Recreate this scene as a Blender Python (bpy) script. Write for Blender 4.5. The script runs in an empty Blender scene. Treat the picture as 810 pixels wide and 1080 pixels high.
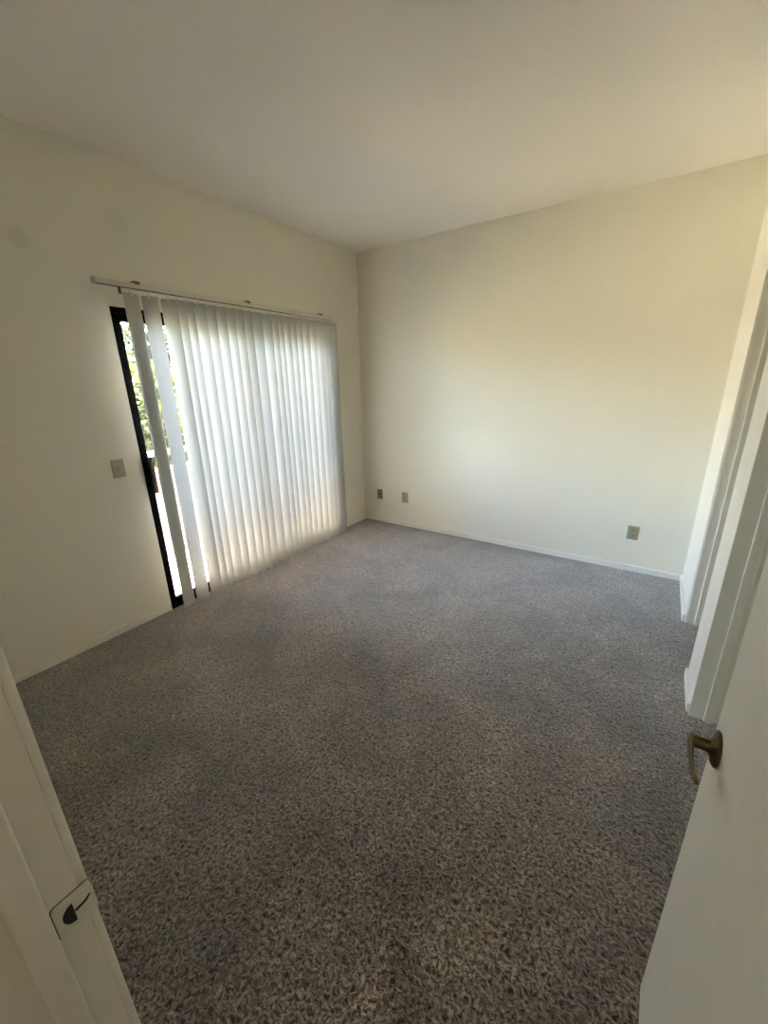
import bpy, bmesh, math, random
from mathutils import Vector, Matrix, noise as mnoise

C = bpy.context.scene
COL = C.collection
PI = math.pi

# ------------------------------------------------------------------ camera
F_PX = 425.844
cd = bpy.data.cameras.new('camera')
cam = bpy.data.objects.new('camera', cd)
COL.objects.link(cam)
cd.sensor_fit = 'VERTICAL'
cd.sensor_height = 36.0
cd.lens = 36.0 * F_PX / 1080.0
cd.clip_start = 0.01
cd.clip_end = 200
yaw, pitch, roll = -0.598, -0.313, -0.0236
fw0 = Vector((math.sin(yaw), math.cos(yaw), 0)); rt0 = Vector((math.cos(yaw), -math.sin(yaw), 0))
fw = fw0 * math.cos(pitch) + Vector((0, 0, math.sin(pitch)))
up0 = rt0.cross(fw)
rt = rt0 * math.cos(roll) + up0 * math.sin(roll)
up = -rt0 * math.sin(roll) + up0 * math.cos(roll)
M = Matrix((rt, up, -fw)).transposed().to_4x4()
M.translation = Vector((2.733, -3.631, 1.537))
cam.matrix_world = M
C.camera = cam

# ------------------------------------------------------------------ sky, sun, exposure
W = bpy.data.worlds.new('world'); C.world = W
W.use_nodes = True
wn = W.node_tree.nodes; wl = W.node_tree.links
sky = wn.new('ShaderNodeTexSky')
sky.sky_type = 'NISHITA'
sky.sun_disc = False
sky.sun_elevation = math.radians(55)
sky.sun_rotation = math.radians(300)
sky.air_density = 1.0
sky.dust_density = 2.0
wn['Background'].inputs['Strength'].default_value = 0.80
wl.new(sky.outputs[0], wn['Background'].inputs['Color'])

sl = bpy.data.lights.new('sun', 'SUN')
sl.energy = 16.0
sl.angle = 0.009
sl.color = (1.0, 0.93, 0.80)
so = bpy.data.objects.new('sun', sl); COL.objects.link(so)
so.rotation_euler = Vector((-0.03, -0.45, -1.0)).to_track_quat('-Z', 'Y').to_euler()

# sky portal standing in the plane of the sliding door
pl = bpy.data.lights.new('sky_portal', 'AREA')
pl.shape = 'RECTANGLE'; pl.size = 1.83; pl.size_y = 1.98
pl.cycles.is_portal = True
po = bpy.data.objects.new('sky_portal', pl); COL.objects.link(po)
po.matrix_world = Matrix(((0, 0, -1, -0.16), (1, 0, 0, -1.455), (0, 1, 0, 0.99), (0, 0, 0, 1)))

# added fill light behind the camera, lifts the door and jamb; no fixture
hl = bpy.data.lights.new('hall_fill_light', 'AREA')
hl.shape = 'DISK'; hl.size = 0.30; hl.energy = 0.42; hl.color = (1.0, 0.90, 0.76)
ho = bpy.data.objects.new('hall_fill_light', hl); COL.objects.link(ho)
ho.location = (2.35, -4.35, 2.70)

C.view_settings.view_transform = 'Standard'
C.view_settings.look = 'None'
C.view_settings.gamma = 1.0
C.view_settings.use_curve_mapping = False
C.view_settings.exposure = 3.27
cy = C.cycles
cy.max_bounces = 16; cy.diffuse_bounces = 10; cy.transmission_bounces = 10; cy.transparent_max_bounces = 12
cy.use_denoising = True
cy.sample_clamp_indirect = 8.0

# ------------------------------------------------------------------ materials
def mat(name):
    m = bpy.data.materials.new(name); m.use_nodes = True
    nt = m.node_tree
    return m, nt.nodes, nt.links, nt.nodes['Principled BSDF']

def plain(name, col, rough=0.5, metal=0.0, nscale=60.0, namp=0.06, bump=0.0, spec=0.5):
    """a colour broken up by a fine noise, with an optional bump"""
    m, n, l, b = mat(name)
    tc = n.new('ShaderNodeTexCoord')
    nz = n.new('ShaderNodeTexNoise'); nz.inputs['Scale'].default_value = nscale; nz.inputs['Detail'].default_value = 4
    l.new(tc.outputs['Object'], nz.inputs['Vector'])
    cr = n.new('ShaderNodeValToRGB')
    cr.color_ramp.elements[0].position = 0.3; cr.color_ramp.elements[1].position = 0.7
    cr.color_ramp.elements[0].color = [c * (1 - namp) for c in col] + [1]
    cr.color_ramp.elements[1].color = [min(1, c * (1 + namp)) for c in col] + [1]
    l.new(nz.outputs['Fac'], cr.inputs['Fac'])
    l.new(cr.outputs['Color'], b.inputs['Base Color'])
    b.inputs['Roughness'].default_value = rough
    b.inputs['Metallic'].default_value = metal
    b.inputs['Specular IOR Level'].default_value = spec
    if bump:
        bp = n.new('ShaderNodeBump'); bp.inputs['Strength'].default_value = bump; bp.inputs['Distance'].default_value = 0.003
        l.new(nz.outputs['Fac'], bp.inputs['Height']); l.new(bp.outputs['Normal'], b.inputs['Normal'])
    return m

def wall_paint(name, col, spots=()):
    m, n, l, b = mat(name)
    tc = n.new('ShaderNodeTexCoord')
    big = n.new('ShaderNodeTexNoise'); big.inputs['Scale'].default_value = 1.3; big.inputs['Detail'].default_value = 3
    l.new(tc.outputs['Object'], big.inputs['Vector'])
    cr = n.new('ShaderNodeValToRGB')
    cr.color_ramp.elements[0].position = 0.35; cr.color_ramp.elements[1].position = 0.65
    cr.color_ramp.elements[0].color = [c * 0.975 for c in col] + [1]
    cr.color_ramp.elements[1].color = list(col) + [1]
    l.new(big.outputs['Fac'], cr.inputs['Fac'])
    out = cr.outputs['Color']
    for (p, r, amt, tint) in spots:              # scuffs and smudges with a shape of their own
        vm = n.new('ShaderNodeVectorMath'); vm.operation = 'DISTANCE'
        wob = n.new('ShaderNodeTexNoise'); wob.inputs['Scale'].default_value = 9
        l.new(tc.outputs['Object'], wob.inputs['Vector'])
        ad = n.new('ShaderNodeVectorMath'); ad.operation = 'MULTIPLY_ADD'
        ad.inputs[1].default_value = (0, 0.07, 0.07); ad.inputs[2].default_value = (0, 0, 0)
        l.new(wob.outputs['Color'], ad.inputs[0])
        a2 = n.new('ShaderNodeVectorMath'); a2.operation = 'ADD'
        l.new(tc.outputs['Object'], a2.inputs[0]); l.new(ad.outputs[0], a2.inputs[1])
        l.new(a2.outputs[0], vm.inputs[0]); vm.inputs[1].default_value = (p[0], p[1] + 0.035, p[2] + 0.035)
        mr = n.new('ShaderNodeMapRange'); mr.interpolation_type = 'SMOOTHSTEP'
        mr.inputs['From Min'].default_value = r * 0.45; mr.inputs['From Max'].default_value = r
        mr.inputs['To Min'].default_value = amt; mr.inputs['To Max'].default_value = 0
        l.new(vm.outputs['Value'], mr.inputs['Value'])
        mx = n.new('ShaderNodeMix'); mx.data_type = 'RGBA'
        l.new(mr.outputs[0], mx.inputs[0]); l.new(out, mx.inputs[6]); mx.inputs[7].default_value = tint + (1,)
        out = mx.outputs[2]
    l.new(out, b.inputs['Base Color'])
    b.inputs['Roughness'].default_value = 0.62
    b.inputs['Specular IOR Level'].default_value = 0.3
    fine = n.new('ShaderNodeTexNoise'); fine.inputs['Scale'].default_value = 110; fine.inputs['Detail'].default_value = 3
    l.new(tc.outputs['Object'], fine.inputs['Vector'])
    bp = n.new('ShaderNodeBump'); bp.inputs['Strength'].default_value = 0.22; bp.inputs['Distance'].default_value = 0.003
    l.new(fine.outputs['Fac'], bp.inputs['Height']); l.new(bp.outputs['Normal'], b.inputs['Normal'])
    return m

WALL = (0.80, 0.762, 0.645)
M_wall = wall_paint('wall_paint', WALL)
M_wall_l = wall_paint('wall_paint_smudged', WALL, [((0, -2.72, 2.245), 0.075, 0.22, (0.42, 0.38, 0.30)),
                                                   ((0, -2.24, 2.43), 0.09, 0.12, (0.45, 0.42, 0.34))])
M_ceil = wall_paint('ceiling_paint', (0.88, 0.845, 0.785))
M_trim = plain('trim_paint', (0.82, 0.79, 0.71), 0.38, nscale=30, namp=0.02, bump=0.05)
M_door = plain('door_paint', (0.84, 0.805, 0.72), 0.4, nscale=14, namp=0.02, bump=0.04)
M_black = plain('dark_bronze_aluminium', (0.0018, 0.0016, 0.0014), 0.6, 0.0, nscale=80, namp=0.2, spec=0.06)
M_wood = plain('dark_grip_wood', (0.07, 0.022, 0.012), 0.4, nscale=50, namp=0.35)
M_brass = plain('antique_brass', (0.14, 0.098, 0.044), 0.30, 1.0, nscale=45, namp=0.25)
M_steel = plain('painted_steel', (0.80, 0.79, 0.68), 0.35, 0.25, nscale=120, namp=0.05)
M_hole = plain('dark_recess', (0.012, 0.010, 0.008), 0.8)
M_ivory = plain('ivory_plastic', (0.36, 0.32, 0.205), 0.4, nscale=40, namp=0.03)
M_jack = plain('brown_jack_plastic', (0.24, 0.20, 0.13), 0.45, nscale=40, namp=0.05)
M_slot = plain('slot_dark', (0.03, 0.025, 0.02), 0.7)
M_rail = plain('headrail_enamel', (0.70, 0.66, 0.57), 0.35, nscale=50, namp=0.03)
M_clip = plain('bracket_grey', (0.10, 0.09, 0.075), 0.5)
M_deck = plain('deck_coating', (0.82, 0.74, 0.64), 0.8, nscale=25, namp=0.12, bump=0.2)
M_stucco = plain('stucco', (0.26, 0.205, 0.145), 0.9, nscale=70, namp=0.08, bump=0.3)
M_handrail = plain('redwood_rail', (0.34, 0.14, 0.085), 0.6, nscale=22, namp=0.25)
M_bark = plain('bark', (0.16, 0.11, 0.07), 0.9, nscale=18, namp=0.4, bump=0.6)
M_ground = plain('dry_ground', (0.42, 0.37, 0.25), 0.95, nscale=3, namp=0.3)

def leaf_mat(name, c0, c1):
    m, n, l, b = mat(name)
    tc = n.new('ShaderNodeTexCoord')
    nz = n.new('ShaderNodeTexNoise'); nz.inputs['Scale'].default_value = 2.6; nz.inputs['Detail'].default_value = 5
    l.new(tc.outputs['Object'], nz.inputs['Vector'])
    cr = n.new('ShaderNodeValToRGB')
    cr.color_ramp.elements[0].position = 0.35; cr.color_ramp.elements[1].position = 0.65
    cr.color_ramp.elements[0].color = c0 + (1,); cr.color_ramp.elements[1].color = c1 + (1,)
    l.new(nz.outputs['Fac'], cr.inputs['Fac'])
    l.new(cr.outputs['Color'], b.inputs['Base Color'])
    b.inputs['Roughness'].default_value = 0.5
    tr = n.new('ShaderNodeBsdfTranslucent'); l.new(cr.outputs['Color'], tr.inputs['Color'])
    mx = n.new('ShaderNodeMixShader'); mx.inputs[0].default_value = 0.4
    l.new(b.outputs[0], mx.inputs[1]); l.new(tr.outputs[0], mx.inputs[2])
    l.new(mx.outputs[0], n['Material Output'].inputs['Surface'])
    return m
M_leaf = leaf_mat('leaves', (0.030, 0.042, 0.006), (0.115, 0.112, 0.022))
M_leaf2 = leaf_mat('leaves_pale', (0.03, 0.04, 0.012), (0.07, 0.075, 0.025))

# translucent vinyl of the vertical vanes
def vane_mat(name, col, trans, tcol):
    m, n, l, b = mat(name)
    tc = n.new('ShaderNodeTexCoord')
    nz = n.new('ShaderNodeTexNoise'); nz.inputs['Scale'].default_value = 40; nz.inputs['Detail'].default_value = 3
    l.new(tc.outputs['Object'], nz.inputs['Vector'])
    cr = n.new('ShaderNodeValToRGB')
    cr.color_ramp.elements[0].color = [c * 0.97 for c in col] + [1]; cr.color_ramp.elements[1].color = list(col) + [1]
    l.new(nz.outputs['Fac'], cr.inputs['Fac']); l.new(cr.outputs['Color'], b.inputs['Base Color'])
    b.inputs['Roughness'].default_value = 0.45
    b.inputs['Specular IOR Level'].default_value = 0.35
    tr = n.new('ShaderNodeBsdfTranslucent'); tr.inputs['Color'].default_value = tcol + (1,)
    mx = n.new('ShaderNodeMixShader'); mx.inputs[0].default_value = trans
    l.new(b.outputs[0], mx.inputs[1]); l.new(tr.outputs[0], mx.inputs[2])
    l.new(mx.outputs[0], n['Material Output'].inputs['Surface'])
    return m
M_vane = vane_mat('vane_vinyl', (0.49, 0.475, 0.425), 0.08, (0.72, 0.76, 0.77))

# thin clear glass
M_glass, n, l, b = mat('clear_glass')
n.remove(b)
tp = n.new('ShaderNodeBsdfTransparent'); tp.inputs['Color'].default_value = (0.93, 0.95, 0.94, 1)
gl = n.new('ShaderNodeBsdfGlossy'); gl.inputs['Roughness'].default_value = 0.02
fr = n.new('ShaderNodeFresnel'); fr.inputs['IOR'].default_value = 1.45
mx = n.new('ShaderNodeMixShader')
l.new(fr.outputs[0], mx.inputs[0]); l.new(tp.outputs[0], mx.inputs[1]); l.new(gl.outputs[0], mx.inputs[2])
l.new(mx.outputs[0], n['Material Output'].inputs['Surface'])

# frieze carpet: twisted pile, speckled taupe, with soft vacuum / foot marks
M_carpet, n, l, b = mat('carpet_pile')
tc = n.new('ShaderNodeTexCoord')
warp = n.new('ShaderNodeTexNoise'); warp.inputs['Scale'].default_value = 45; warp.inputs['Detail'].default_value = 2
l.new(tc.outputs['Object'], warp.inputs['Vector'])
wadd = n.new('ShaderNodeVectorMath'); wadd.operation = 'MULTIPLY_ADD'
wadd.inputs[1].default_value = (0.03, 0.03, 0.0)
l.new(warp.outputs['Color'], wadd.inputs[0]); l.new(tc.outputs['Object'], wadd.inputs[2])
tuft = n.new('ShaderNodeTexNoise'); tuft.inputs['Scale'].default_value = 98; tuft.inputs['Detail'].default_value = 3; tuft.inputs['Roughness'].default_value = 0.65
l.new(wadd.outputs[0], tuft.inputs['Vector'])
cr = n.new('ShaderNodeValToRGB')
e = cr.color_ramp.elements
e[0].position = 0.39; e[0].color = (0.016, 0.010, 0.007, 1)
e[1].position = 0.66; e[1].color = (0.52, 0.425, 0.345, 1)
k = e.new(0.48); k.color = (0.172, 0.130, 0.098, 1)
l.new(tuft.outputs['Fac'], cr.inputs['Fac'])
patch = n.new('ShaderNodeTexNoise'); patch.inputs['Scale'].default_value = 3.2; patch.inputs['Detail'].default_value = 4; patch.inputs['Roughness'].default_value = 0.6
patch.inputs['Distortion'].default_value = 0.6
l.new(tc.outputs['Object'], patch.inputs['Vector'])
pr = n.new('ShaderNodeMapRange'); pr.inputs['From Min'].default_value = 0.35; pr.inputs['From Max'].default_value = 0.65
pr.inputs['To Min'].default_value = 0.62; pr.inputs['To Max'].default_value = 1.16
l.new(patch.outputs['Fac'], pr.inputs['Value'])
clump = n.new('ShaderNodeTexNoise'); clump.inputs['Scale'].default_value = 26; clump.inputs['Detail'].default_value = 4; clump.inputs['Roughness'].default_value = 0.7
l.new(wadd.outputs[0], clump.inputs['Vector'])
pc = n.new('ShaderNodeMapRange'); pc.inputs['From Min'].default_value = 0.32; pc.inputs['From Max'].default_value = 0.68
pc.inputs['To Min'].default_value = 0.68; pc.inputs['To Max'].default_value = 1.32
l.new(clump.outputs['Fac'], pc.inputs['Value'])
both = n.new('ShaderNodeMath'); both.operation = 'MULTIPLY'
l.new(pr.outputs[0], both.inputs[0]); l.new(pc.outputs[0], both.inputs[1])
mul = n.new('ShaderNodeVectorMath'); mul.operation = 'SCALE'
l.new(cr.outputs['Color'], mul.inputs[0]); l.new(both.outputs[0], mul.inputs['Scale'])
l.new(mul.outputs[0], b.inputs['Base Color'])
b.inputs['Roughness'].default_value = 0.95
b.inputs['Specular IOR Level'].default_value = 0.1
b.inputs['Sheen Weight'].default_value = 0.85
b.inputs['Sheen Roughness'].default_value = 0.5
bp = n.new('ShaderNodeBump'); bp.inputs['Strength'].default_value = 0.9; bp.inputs['Distance'].default_value = 0.012
l.new(tuft.outputs['Fac'], bp.inputs['Height']); l.new(bp.outputs['Normal'], b.inputs['Normal'])

# ------------------------------------------------------------------ helpers
def tag(o, label=None, cat=None, group=None, kind=None):
    if label: o['label'] = label
    if cat: o['category'] = cat
    if group: o['group'] = group
    if kind: o['kind'] = kind
    return o

def obj(name, bm, m, parent=None, smooth=False):
    me = bpy.data.meshes.new(name)
    bmesh.ops.recalc_face_normals(bm, faces=bm.faces)
    bm.to_mesh(me); bm.free()
    me.materials.append(m)
    if smooth:
        for p in me.polygons: p.use_smooth = True
    o = bpy.data.objects.new(name, me); COL.objects.link(o)
    if parent: o.parent = parent
    return o

def struct(name, bm, m, label=None, cat=None, parent=None):
    o = obj(name, bm, m, parent)
    o['kind'] = 'structure'
    return tag(o, label, cat)

def empty(name, loc=(0, 0, 0)):
    o = bpy.data.objects.new(name, None); COL.objects.link(o)
    o.location = loc; o.empty_display_size = 0.1
    return o

def box(bm, x0, x1, y0, y1, z0, z1, bev=0.0, seg=2):
    r = bmesh.ops.create_cube(bm, size=1.0)
    vs = r['verts']
    for v in vs:
        v.co = Vector((x0 + (v.co.x + .5) * (x1 - x0), y0 + (v.co.y + .5) * (y1 - y0), z0 + (v.co.z + .5) * (z1 - z0)))
    if bev:
        es = list({e for v in vs for e in v.link_edges})
        bmesh.ops.bevel(bm, geom=es, offset=bev, segments=seg, profile=0.5, affect='EDGES')
    return bm

def mk(*a, **k):
    return box(bmesh.new(), *a, **k)

def cyl(bm, p0, p1, r0, r1=None, seg=20):
    p0 = Vector(p0); p1 = Vector(p1); d = p1 - p0
    r = bmesh.ops.create_cone(bm, cap_ends=True, segments=seg, radius1=r0, radius2=r0 if r1 is None else r1, depth=d.length)
    q = d.to_track_quat('Z', 'Y').to_matrix().to_4x4(); q.translation = (p0 + p1) / 2
    bmesh.ops.transform(bm, matrix=q, verts=r['verts'])
    return bm

def lathe(bm, prof, origin, axis, seg=28):
    """prof: (radius, distance along axis)"""
    q = Vector(axis).to_track_quat('Z', 'Y').to_matrix(); o = Vector(origin)
    rings = []
    for (r, h) in prof:
        rings.append([bm.verts.new(o + q @ Vector((r * math.cos(2 * PI * i / seg), r * math.sin(2 * PI * i / seg), h))) for i in range(seg)])
    for a, b_ in zip(rings, rings[1:]):
        for i in range(seg):
            bm.faces.new((a[i], a[(i + 1) % seg], b_[(i + 1) % seg], b_[i]))
    bm.faces.new(rings[0][::-1]); bm.faces.new(rings[-1])
    return bm

def sweep(bm, pts, half, seg=10):
    """elliptical section swept along points; half = list of (ru, rv) with u horizontal-ish across, v = z"""
    rings = []
    for i, p in enumerate(pts):
        p = Vector(p)
        d = (Vector(pts[min(i + 1, len(pts) - 1)]) - Vector(pts[max(i - 1, 0)])).normalized()
        v = Vector((0, 0, 1)); u = d.cross(v).normalized(); v = u.cross(d)
        ru, rv = half[i]
        rings.append([bm.verts.new(p + u * ru * math.cos(2 * PI * k / seg) + v * rv * math.sin(2 * PI * k / seg)) for k in range(seg)])
    for a, b_ in zip(rings, rings[1:]):
        for i in range(seg):
            bm.faces.new((a[i], a[(i + 1) % seg], b_[(i + 1) % seg], b_[i]))
    bm.faces.new(rings[0][::-1]); bm.faces.new(rings[-1])
    return bm

def slab_outline(axis, a, b_, outline, bevel_edges=None, bev=0.012):
    """extrude a 2-D outline [(u, z)] along axis ('x': u=y, 'y': u=x) from a to b_"""
    bm = bmesh.new()
    P = (lambda u, z, t: Vector((t, u, z))) if axis == 'x' else (lambda u, z, t: Vector((u, t, z)))
    f = [bm.verts.new(P(u, z, a)) for u, z in outline]
    g = [bm.verts.new(P(u, z, b_)) for u, z in outline]
    bm.faces.new(f); bm.faces.new(g[::-1])
    N = len(outline); front = []
    for i in range(N):
        j = (i + 1) % N
        bm.faces.new((f[i], f[j], g[j], g[i]))
        if bevel_edges and bevel_edges(outline[i], outline[j]): front.append(bm.edges.get((f[i], f[j])))
    if front:
        bmesh.ops.bevel(bm, geom=front, offset=bev, segments=4, profile=0.5, affect='EDGES')
    return bm

# ------------------------------------------------------------------ dimensions
H = 2.74
WX = 3.054                     # right wall
NY = -3.568                    # room face of the entry wall
DY0, DY1, DZ = -2.372, -0.542, 1.984   # sliding door opening
O1A, O1B = -0.665, -1.262      # right wall opening by the back wall
O2A, O2B = -1.566, -2.36       # right wall opening nearer the entry
OZ = 2.03

# ------------------------------------------------------------------ shell
fb = bmesh.new(); box(fb, -0.005, 4.1, -5.2, 0.15, -0.12, 0.0)
struct('floor', fb, M_carpet, 'floor of speckled grey-brown twisted-pile carpet with vacuum marks', 'carpet')
struct('ceiling', mk(-0.15, 4.1, -5.2, 0.15, H, H + 0.12), M_ceil, 'plain off-white ceiling', 'ceiling')
struct('wall_back', mk(-0.15, 4.1, 0.0, 0.15, 0.0, H), M_wall, 'bare cream wall facing the camera, with three outlet plates near its foot', 'wall')
struct('wall_left', slab_outline('x', 0.0, -0.15, [(0, 0), (0, H), (-5.2, H), (-5.2, 0), (DY0, 0), (DY0, DZ), (DY1, DZ), (DY1, 0)]),
       M_wall_l, 'cream wall around the sliding glass door, with a faint smudge', 'wall')

def arch(y0, y1, z, r=0.02, n=5):
    """points from (y0,0) up over the head with rounded top corners to (y1,0); y1 < y0"""
    pts = [(y0, 0)]
    for i in range(n + 1):
        a = i / n * PI / 2; pts.append((y0 - r + r * math.cos(a), z - r + r * math.sin(a)))
    for i in range(n + 1):
        a = PI / 2 + i / n * PI / 2; pts.append((y1 + r + r * math.cos(a), z - r + r * math.sin(a)))
    pts.append((y1, 0))
    return pts
out = [(0, H), (0, 0)] + arch(O1A, O1B, OZ) + [(O2A, 0), (O2A, OZ), (O2B, OZ), (O2B, 0)] + [(-5.2, 0), (-5.2, H)]
def is_op(p, q):
    def edge(c): return c[1] <= OZ + 1e-4 and O1B - 1e-4 <= c[0] <= O1A + 1e-4
    if p[1] < 1e-6 and q[1] < 1e-6: return False
    return edge(p) and edge(q)
struct('wall_right', slab_outline('x', WX, WX + 0.12, out, is_op, 0.013), M_trim, 'off-white wall with two doorless openings and a narrow pier between them', 'wall')
nout = [(0, 0), (0, H), (4.1, H), (4.1, 0), (2.985, 0), (2.985, 2.065), (2.145, 2.065), (2.145, 0)]
struct('wall_entry', slab_outline('y', NY, NY - 0.115, nout), M_wall, 'cream wall holding the entry doorway', 'wall')
# rooms behind the right-hand openings and the hall behind the doorway
struct('wall_closet', mk(3.95, 4.1, -3.45, 0.0, 0.0, H), M_wall, 'cream back wall behind the right-hand openings', 'wall')
struct('wall_partition', mk(WX + 0.12, 3.95, -1.46, -1.36, 0.0, H), M_wall, 'cream partition between the rooms behind the right-hand openings', 'wall')
struct('wall_hall_back', mk(0.0, 4.1, -5.2, -5.1, 0.0, H), M_wall, 'cream wall across the hall', 'wall')
struct('wall_hall_left', mk(1.55, 1.65, -5.1, NY - 0.115, 0.0, H), M_wall, 'cream wall at the end of the hall', 'wall')

# baseboards
BH, BT = 0.052, 0.011
def bbox(*a): return mk(*a, bev=0.003, seg=2)
struct('baseboard_back', bbox(0.0, WX, -BT, 0.0, 0, BH), M_trim, 'low off-white baseboard along the back wall', 'baseboard')
bm = bmesh.new(); box(bm, 0, BT, NY, DY0 - 0.004, 0, BH, .003); box(bm, 0, BT, DY1 + 0.004, -BT, 0, BH, .003)
struct('baseboard_left', bm, M_trim, 'low cream baseboard along the sliding door wall', 'baseboard')
bm = bmesh.new(); box(bm, WX - BT, WX, O1A + 0.004, -BT, 0, BH, .003); box(bm, WX - BT, WX, O2A + 0.004, O1B - 0.004, 0, BH, .003)
box(bm, WX - BT, WX, -3.5, O2B - 0.004, 0, BH, .003)
struct('baseboard_right', bm, M_trim, 'low white baseboard at the foot of the pier between the right-hand openings', 'baseboard')
struct('baseboard_entry', bbox(BT, 2.10, NY, NY + BT, 0, BH), M_trim, 'low baseboard on the entry wall', 'baseboard')

# stops inside the two right-hand openings
def stop(ya, yb, name, label, OZ=OZ):
    bm = bmesh.new(); x0, x1 = WX + 0.054, WX + 0.088
    box(bm, x0, x1, ya - 0.012, ya, 0, OZ - 0.012, .002)
    box(bm, x0, x1, yb, yb + 0.012, 0, OZ - 0.012, .002)
    box(bm, x0, x1, yb, ya, OZ - 0.012, OZ, .002)
    return struct(name, bm, M_trim, label, 'door stop')
stop(O1A, O1B, 'trim_1', 'painted stop strip inside the opening nearest the back wall')
bm = bmesh.new()
box(bm, WX - .003, WX + .118, O2A - .016, O2A - .002, 0, OZ - .016, .002)
box(bm, WX - .003, WX + .118, O2B + .002, O2B + .016, 0, OZ - .016, .002)
box(bm, WX - .003, WX + .118, O2B + .002, O2A - .002, OZ - .016, OZ - .002, .002)
struct('trim_4', bm, M_trim, 'painted jamb lining around the opening beside the open door', 'jamb')
stop(O2A - .016, O2B + .016, 'trim_2', 'painted stop strip inside the right-hand opening beside the open door', OZ - .016)

# ------------------------------------------------------------------ entry doorway: jamb lining, stops, casing, strike plate
JX, JR = 2.180, 2.952
jamb = empty('trim_3', (JX, NY, 0)); jamb['kind'] = 'structure'
tag(jamb, 'cream painted doorway frame at the lower left with a strike plate', 'door frame')
jamb_off = Vector((JX, NY, 0))
def part(name, bm, m, parent, smooth=False, label=None):
    """mesh given in world coordinates, parented to a root that stands at root.location"""
    inv = Matrix.Translation(-Vector(parent.location))
    if parent.parent: inv = inv @ Matrix.Translation(-Vector(parent.parent.location))
    bmesh.ops.transform(bm, matrix=inv, verts=bm.verts)
    o = obj(name, bm, m, parent, smooth)
    if label: o['label'] = label
    return o
yb = NY - 0.115
bm = bmesh.new(); box(bm, JX - 0.018, JX, yb, NY, 0, 2.045, .0015)
part('jamb_board', bm, M_trim, jamb)
bm = bmesh.new(); box(bm, JR, JR + 0.018, yb, NY, 0, 2.045, .0015)
part('jamb_board', bm, M_trim, jamb)
bm = bmesh.new(); box(bm, JX, JR, yb, NY, 2.045, 2.063, .0015)
part('head_board', bm, M_trim, jamb)
def stops(side):
    b2 = bmesh.new()
    if side == 0: box(b2, JX, JX + 0.012, -3.634, -3.602, 0, 2.045, .004, 3)
    if side == 1: box(b2, JR - 0.012, JR, -3.634, -3.602, 0, 2.045, .004, 3)
    if side == 2: box(b2, JX + .012, JR - .012, -3.634, -3.602, 2.033, 2.045, .003, 3)
    return b2
for s in range(3): part('door_stop', stops(s), M_trim, jamb)
CT = 0.012
for (y0, y1) in ((NY, NY + CT), (yb - CT, yb)):
    part('casing', mk(JX - 0.062, JX - 0.005, y0, y1, 0, 2.107, bev=.004, seg=3), M_trim, jamb)
    part('casing', mk(JR + 0.005, JR + 0.062, y0, y1, 0, 2.107, bev=.004, seg=3), M_trim, jamb)
    part('casing', mk(JX - 0.005, JR + 0.005, y0, y1, 2.05, 2.107, bev=.004, seg=3), M_trim, jamb)

# strike plate: rounded plate with a D-shaped latch hole and a lip that turns round the casing edge
def strike(x0=.0008, x1=.0024, grow=0.0):
    zc, hh = 0.873, 0.0295 + grow
    y0, y1 = -3.6005 - grow, -3.5575
    bm = bmesh.new(); N = []
    r = 0.007
    pts = []
    for (cy_, cz, a0) in ((y0 + r, zc + hh - r, PI / 2), (y0 + r, zc - hh + r, PI)):
        for i in range(6): 
            a = a0 + i / 5 * PI / 2; pts.append((cy_ + r * math.cos(a), cz + r * math.sin(a)))
    pts += [(y1, zc - hh), (y1 + 0.002, zc - hh * .55), (y1 + 0.002, zc + hh * .55), (y1, zc + hh)]
    f = [bm.verts.new((JX + x0, a, b_)) for a, b_ in pts]; g = [bm.verts.new((JX + x1, a, b_)) for a, b_ in pts]
    bm.faces.new(g); bm.faces.new(f[::-1])
    for i in range(len(pts)):
        j = (i + 1) % len(pts); bm.faces.new((f[i], f[j], g[j], g[i]))
    return bm
sp = part('strike_plate', strike(), M_steel, jamb, label='dull strike plate with a dark latch hole')
def dhole():
    bm = bmesh.new(); zc = 0.872; pts = []
    # half-round latch hole: flat side to the room
    for i in range(9):
        a = PI / 2 + i / 8 * PI; pts.append((-3.5795 + 0.0135 * math.cos(a), zc + 0.0165 * math.sin(a)))
    f = [bm.verts.new((JX + 0.0019, a, b_)) for a, b_ in pts]; g = [bm.verts.new((JX + 0.0025, a, b_)) for a, b_ in pts]
    bm.faces.new(g); bm.faces.new(f[::-1])
    for i in range(len(pts)):
        j = (i + 1) % len(pts); bm.faces.new((f[i], f[j], g[j], g[i]))
    return bm
def spart(name, bm, m, label=None):
    bmesh.ops.transform(bm, matrix=Matrix.Translation(-jamb_off), verts=bm.verts)
    o = obj(name, bm, m, sp)
    if label: o['label'] = label
    return o
spart('mortise_gap', strike(.0001, .0007, .0009), M_hole)
spart('latch_hole', dhole(), M_hole, 'dark half-round latch hole')
bm = bmesh.new(); sweep(bm, [(JX + .0024, -3.579, .8725), (JX + .0026, -3.572, .8735), (JX + .0026, -3.566, .875), (JX + .0024, -3.560, .880)], [(.0012, .0022), (.0014, .002), (.0014, .0018), (.001, .0012)], 8)
spart('lip_groove', bm, M_hole)
bm = bmesh.new()
for dz in (0.0205, -0.0205): lathe(bm, [(.0032, 0), (.0032, .0006), (.002, .001)], (JX + .0021, -3.583, .873 + dz), (1, 0, 0), 14)
spart('screw', bm, M_steel)

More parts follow.
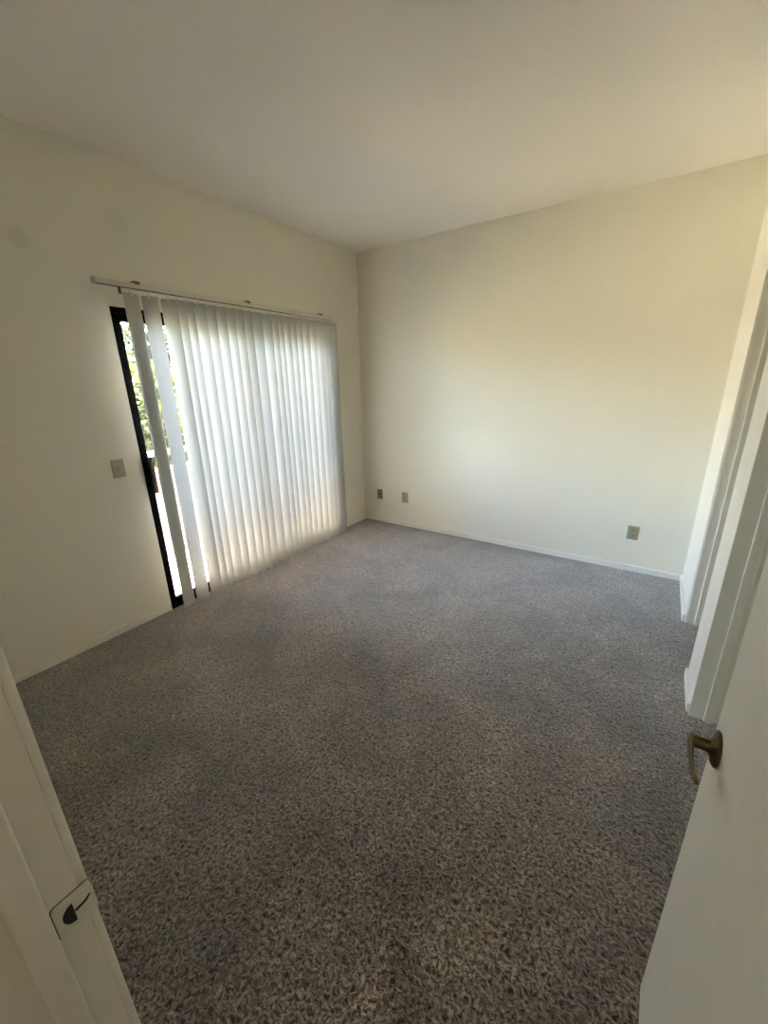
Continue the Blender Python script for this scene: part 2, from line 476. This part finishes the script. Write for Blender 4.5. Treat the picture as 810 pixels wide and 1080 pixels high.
# ------------------------------------------------------------------ entry door, standing open along the right wall
dr = empty('door_2', (2.915, -3.545, 0)); dr['kind'] = 'structure'
tag(dr, 'flat cream entry door swung open in the right foreground', 'door')
DEY = -2.757
part('door_slab', mk(2.915, 2.950, -3.545, DEY, 0.012, 2.035, bev=.003, seg=2), M_door, dr)
for zc in (0.22, 1.02, 1.82):
    bm = bmesh.new(); cyl(bm, (2.957, -3.5475, zc - .045), (2.957, -3.5475, zc + .045), .0055, seg=14); box(bm, 2.9505, 2.9525, -3.545, -3.512, zc - .044, zc + .044)
    part('hinge', bm, M_brass, dr, True)
KY, KZ = -2.812, 0.871
hd = part('door_handle', lathe(bmesh.new(), [(.0325, 0), (.034, .002), (.0335, .005), (.029, .0085), (.0185, .0105), (.0165, .013)], (2.915, KY, KZ), (-1, 0, 0), 36), M_brass, dr, True, 'antique brass lever handle')
def hpart(name, bm, smooth=True):
    bmesh.ops.transform(bm, matrix=Matrix.Translation((-2.915, 3.545, 0)), verts=bm.verts)
    return obj(name, bm, M_brass, hd, smooth)
hpart('neck', lathe(bmesh.new(), [(.0150, .010), (.0125, .014), (.0115, .022), (.0120, .034), (.0115, .040)], (2.915, KY, KZ), (-1, 0, 0), 24))
lev = [(2.8755, KY + .016, KZ + .003), (2.8740, KY + .007, KZ + .002), (2.8735, KY - .012, KZ), (2.8730, KY - .040, KZ - .001), (2.8730, KY - .066, KZ - .001), (2.8740, KY - .086, KZ), (2.8775, KY - .100, KZ + .002), (2.8800, KY - .105, KZ + .003)]
hpart('lever', sweep(bmesh.new(), lev, [(.0025, .006), (.0055, .0125), (.0055, .0135), (.0042, .0115), (.0036, .0100), (.0032, .0085), (.0025, .0065), (.0012, .003)], 14))
bm = bmesh.new(); lathe(bm, [(.0345, 0), (.0345, .002), (.030, .006), (.016, .010), (.012, .03), (.0115, .040)], (2.950, KY, KZ), (1, 0, 0), 28)
sweep(bm, [(2.990, KY + .015, KZ), (2.992, KY - .01, KZ), (2.992, KY - .06, KZ), (2.988, KY - .11, KZ)], [(.006, .011), (.007, .013), (.006, .011), (.004, .007)], 12)
part('door_handle', bm, M_brass, dr, True, 'matching lever on the far face')
bm = bmesh.new(); box(bm, 2.9195, 2.9455, DEY, DEY + .0012, KZ - .028, KZ + .028); box(bm, 2.926, 2.939, DEY, DEY + .008, KZ - .008, KZ + .008, .002)
part('latch', bm, M_brass, dr)

# ------------------------------------------------------------------ sliding glass door
sd = empty('door_1', (0, (DY0 + DY1) / 2, 0)); sd['kind'] = 'structure'
tag(sd, 'dark bronze sliding glass door behind the vertical blind', 'sliding door')
g = 0.001
part('side_frame', mk(-.11, .004, DY0 + g, DY0 + .018, 0, DZ - g, bev=.0015), M_black, sd)
part('side_frame', mk(-.11, .004, DY1 - .018, DY1 - g, 0, DZ - g, bev=.0015), M_black, sd)
part('head_frame', mk(-.11, .004, DY0 + .018, DY1 - .018, DZ - .030, DZ - g, bev=.0015), M_black, sd)
bm = bmesh.new(); box(bm, -.13, .003, DY0 + .018, DY1 - .018, 0.0, .014, .0015)
for xx in (-.033, -.077): box(bm, xx - .002, xx + .002, DY0 + .018, DY1 - .018, .014, .022)
part('sill_track', bm, M_black, sd)
ym = (DY0 + DY1) / 2
def sash(x0, x1, y0, y1, st):
    z0, z1 = .023, DZ - .031
    bm = bmesh.new()
    box(bm, x0, x1, y0, y0 + st, z0, z1, .0015); box(bm, x0, x1, y1 - st, y1, z0, z1, .0015)
    box(bm, x0, x1, y0 + st, y1 - st, z0, z0 + .040, .0015); box(bm, x0, x1, y0 + st, y1 - st, z1 - .042, z1, .0015)
    s = part('sash', bm, M_black, sd)
    b2 = bmesh.new(); xm = (x0 + x1) / 2
    for q in ((y0 + st - .004, z0 + .036), ): pass
    box(b2, xm - .002, xm + .002, y0 + st - .004, y1 - st + .004, z0 + .036, z1 - .038)
    bmesh.ops.transform(b2, matrix=Matrix.Translation(-Vector(sd.location)), verts=b2.verts)
    p = obj('pane', b2, M_glass, s); p['label'] = 'clear glass pane'
    return s
SY = DY0 + .019
sash(-.050, -.016, SY, ym + .03, .034)
sash(-.096, -.060, ym - .03, DY1 - .019, .042)
# pull handle on the left stile: black latch body and a dark wooden grip
hb = part('handle', mk(-.016, .012, SY - .001, SY + .034, .895, 1.075, bev=.003), M_black, sd)
b2 = bmesh.new()
box(b2, .010, .034, SY + .012, SY + .026, .925, .945, .002); box(b2, .010, .034, SY + .012, SY + .026, 1.035, 1.055, .002)
box(b2, .030, .050, SY + .006, SY + .032, .868, 1.108, .005, 3)
bmesh.ops.transform(b2, matrix=Matrix.Translation(-Vector(sd.location)), verts=b2.verts)
gr = obj('grip', b2, M_wood, hb); gr['label'] = 'dark reddish wooden grip'

# ------------------------------------------------------------------ vertical blind
vb = empty('vertical_blind', (0.08, -1.46, 2.08))
tag(vb, 'off-white vertical vane blind hanging from a rail across the sliding glass door', 'blind')
HZ0, HZ1 = 2.078, 2.106
def rail():
    bm = bmesh.new()
    box(bm, .056, .104, -2.462, -.505, HZ0, HZ1, .004, 2)
    return bm
part('headrail', rail(), M_rail, vb)
part('track_slot', mk(.068, .096, -2.455, -.512, HZ0 - .0012, HZ0 + .001), M_clip, vb)
for y in (-2.462, -.505):
    part('end_cap', mk(.054, .106, y - .002, y + .002, HZ0 - .001, HZ1 + .001, bev=.001), M_rail, vb)
for y in (-2.243, -1.46, -.685):
    bm = bmesh.new(); box(bm, .0, .102, y - .020, y + .020, HZ1 + .001, HZ1 + .009, .001); box(bm, .100, .106, y - .014, y + .014, HZ1 - .006, HZ1 + .009, .001); box(bm, .0, .003, y - .012, y + .012, HZ1 - .002, HZ1 + .012)
    part('bracket', bm, M_clip, vb)
part('control_stem', mk(.068, .080, -2.338, -2.326, HZ0 - .035, HZ0, bev=.001), M_clip, vb)
VT, VB = 2.052, 0.014
def vane(yl, ang, wid=0.089, crown=0.008, bot=VB):
    """curved vinyl strip, hung at (0.082, yc); ang turns its +y edge into the room"""
    bm = bmesh.new(); n_ = 8; nz_ = 10
    rows = []
    for k in range(nz_ + 1):
        z = bot + (VT - bot) * k / nz_
        tw = ang + 0.03 * math.sin(z * 2.1 + yl * 9)
        r_ = []
        for i in range(n_ + 1):
            s = (i / n_ - .5)
            u = s * wid; v = crown * (1 - 4 * s * s) - crown * .6
            # v points to the room at ang = 0
            du = Vector((math.sin(tw), math.cos(tw), 0)); dv = Vector((math.cos(tw), -math.sin(tw), 0))
            p = Vector((.080, yl, z)) + du * u + dv * v
            r_.append(bm.verts.new(p))
        rows.append(r_)
    for a, b_ in zip(rows, rows[1:]):
        for i in range(n_): bm.faces.new((a[i], a[i + 1], b_[i + 1], b_[i]))
    return bm
LEFT = [-2.321, -2.211, -2.092, -2.030, -1.964, -1.878, -1.812, -1.730, -1.653, -1.581, -1.506, -1.418, -1.323,
        -1.261, -1.203, -1.127, -1.065, -0.995, -0.912, -0.825, -0.746, -0.690, -0.615, -0.548]
rnd = random.Random(5)
for i, yl in enumerate(LEFT):
    a = math.radians(rnd.uniform(49, 57))
    if i < 4: a = math.radians((-9, 28, 38, 46)[i])     # the first few are not turned as far
    yc = yl + 0.0445 * math.cos(a) if i else -2.280
    v = part('vane', vane(yc, a), M_vane, vb, True)
    if i == 0: part('vane', vane(yc + .009, a - .06), M_vane, vb, True)      # two vanes nest at the free end
    # carrier clip from the rail into the top of the vane
    bm = bmesh.new(); box(bm, .0775, .0825, yc - .004, yc + .004, VT - .018, HZ0 + .002, .001); box(bm, .076, .084, yc - .010, yc + .010, VT - .016, VT - .004, .001)
    bmesh.ops.transform(bm, matrix=Matrix.Translation(-Vector(vb.location)), verts=bm.verts)
    obj('clip', bm, M_rail, v)

# ------------------------------------------------------------------ plates on the walls
def plate_bm(w, h, t=0.005):
    bm = bmesh.new(); box(bm, -w / 2, w / 2, -t, 0, -h / 2, h / 2, .0022, 3); return bm
def outlet(loc, label, m=None):
    r = empty('wall_outlet', loc); m = m or M_ivory
    tag(r, label, 'outlet')
    obj('cover_plate', plate_bm(.076, .115), m, r)
    for dz in (.0195, -.0195):
        bm = bmesh.new(); box(bm, -.017, .017, -.0075, -.0045, dz - .0145, dz + .0145, .003, 2)
        rc = obj('receptacle', bm, m, r)
        b2 = bmesh.new()
        for dx in (-.0065, .0065): box(b2, dx - .0012, dx + .0012, -.0078, -.007, dz - .001, dz + .008)
        cyl(b2, (0, -.0078, dz - .007), (0, -.007, dz - .007), .0024, seg=10)
        obj('slots', b2, M_slot, rc)
    obj('screw', lathe(bmesh.new(), [(.0032, 0), (.003, .0009), (.001, .0013)], (0, -.005, 0), (0, -1, 0), 12), m, r)
    return r
outlet((2.680, 0, .331), 'ivory duplex outlet plate low on the back wall near the right-hand opening')
outlet((0.541, 0, .326), 'ivory outlet plate low on the back wall, second from the left corner')
j = empty('wall_jack', (0.212, 0, .322))
tag(j, 'small brown jack plate low on the back wall closest to the left corner', 'jack plate')
obj('cover_plate', plate_bm(.070, .112), M_jack, j)
bm = bmesh.new(); box(bm, -.009, .009, -.008, -.0045, -.010, .010, .002, 2); obj('socket', bm, M_slot, j)
for dz in (.042, -.042): obj('screw', lathe(bmesh.new(), [(.0032, 0), (.003, .0009), (.001, .0013)], (0, -.005, dz), (0, -1, 0), 12), M_jack, j)

sw = empty('light_switch', (0, -2.515, 1.062)); sw.rotation_euler = (0, 0, PI / 2)
tag(sw, 'ivory toggle switch plate on the left wall beside the sliding door', 'light switch')
obj('cover_plate', plate_bm(.072, .112), M_ivory, sw)
tg = bmesh.new(); box(tg, -.005, .005, -.0065, -.0045, -.012, .012, .001)
t_ = obj('toggle_surround', tg, M_ivory, sw)
tg = bmesh.new(); box(tg, -.0035, .0035, -.016, -.005, .000, .009, .0015)
obj('toggle', tg, M_ivory, t_)
for dz in (.030, -.030): obj('screw', lathe(bmesh.new(), [(.0032, 0), (.003, .0009), (.001, .0013)], (0, -.005, dz), (0, -1, 0), 12), M_ivory, sw)

# ------------------------------------------------------------------ balcony and what lies beyond
struct('balcony_deck', mk(-1.16, -0.13, -6.0, 1.2, -0.16, -0.02), M_deck, 'pale sunlit balcony deck outside the sliding door', 'balcony')
struct('balcony_wall', mk(-1.16, -1.0, -6.0, 1.2, -0.02, 0.81, bev=.01), M_stucco, 'cream stucco balcony wall beyond the glass', 'balcony wall')
hr = empty('balcony_railing', (-1.08, -1.2, .81))
tag(hr, 'reddish wooden handrail on posts above the cream balcony wall', 'railing')
part('handrail', mk(-1.13, -1.03, -6.0, 1.2, .935, .975, bev=.006), M_handrail, hr)
for i in range(7):
    y = -5.64 + i * 1.12
    part('post', mk(-1.10, -1.06, y - .02, y + .02, .81, .935, bev=.003), M_handrail, hr)
struct('ground', mk(-40, -0.2, -30, 40, -3.3, -3.0), M_ground, 'dry ground below the balcony', 'ground')

def tree(name, base, top, rad, nleaf, seed, mleaf, label, group):
    r = empty(name, base); tag(r, label, 'tree', group)
    rg = random.Random(seed)
    hgt = top - base[2]
    bm = bmesh.new(); x = y = 0; prev = Vector((0, 0, 0)); rr = .16
    for k in range(1, 7):
        nx = Vector((rg.uniform(-.12, .12) * k * .5, rg.uniform(-.12, .12) * k * .5, hgt * .75 * k / 6))
        cyl(bm, prev, nx, rr, rr * .82, 10); prev = nx; rr *= .82
    blobs = []
    for k in range(16):
        a = rg.uniform(0, 2 * PI); q = math.sqrt(rg.random()) * rad * .75; z = hgt * rg.uniform(.42, .9)
        c = Vector((q * math.cos(a), q * math.sin(a), z)); blobs.append((c, rad * rg.uniform(.3, .5)))
        st = Vector((0, 0, max(.3, z - rg.uniform(.5, 1.0))))
        cyl(bm, st, c, .05, .015, 6)
    obj('trunk', bm, M_bark, r)
    bm = bmesh.new()
    for k in range(nleaf):
        c, br = rg.choice(blobs)
        d = Vector((rg.gauss(0, 1), rg.gauss(0, 1), rg.gauss(0, 1))).normalized() * br * rg.random() ** .45
        p = c + d
        s = rg.uniform(.07, .13)
        t = Vector((rg.gauss(0, 1), rg.gauss(0, 1), rg.gauss(0, .6))).normalized(); u = t.cross(Vector((rg.gauss(0, 1), rg.gauss(0, 1), rg.gauss(0, 1)))).normalized(); w = t.cross(u)
        a_ = bm.verts.new(p - t * s); b1 = bm.verts.new(p + u * s * .38 + w * s * .10); c_ = bm.verts.new(p + t * s); b3 = bm.verts.new(p - u * s * .38 + w * s * .10)
        bm.faces.new((a_, b1, c_)); bm.faces.new((a_, c_, b3))
    f = obj('foliage', bm, mleaf, r); f['kind'] = 'stuff'
tree('tree', (-5.6, 0.6, -3.0), 2.35, 1.7, 22000, 3, M_leaf, 'yellow-green leafy tree beyond the balcony, seen past the edge of the blind', None)
tree('tree', (-9.0, 2.7, -3.0), 3.5, 2.1, 12000, 8, M_leaf2, 'paler tree standing farther back behind the yellow-green one', None)
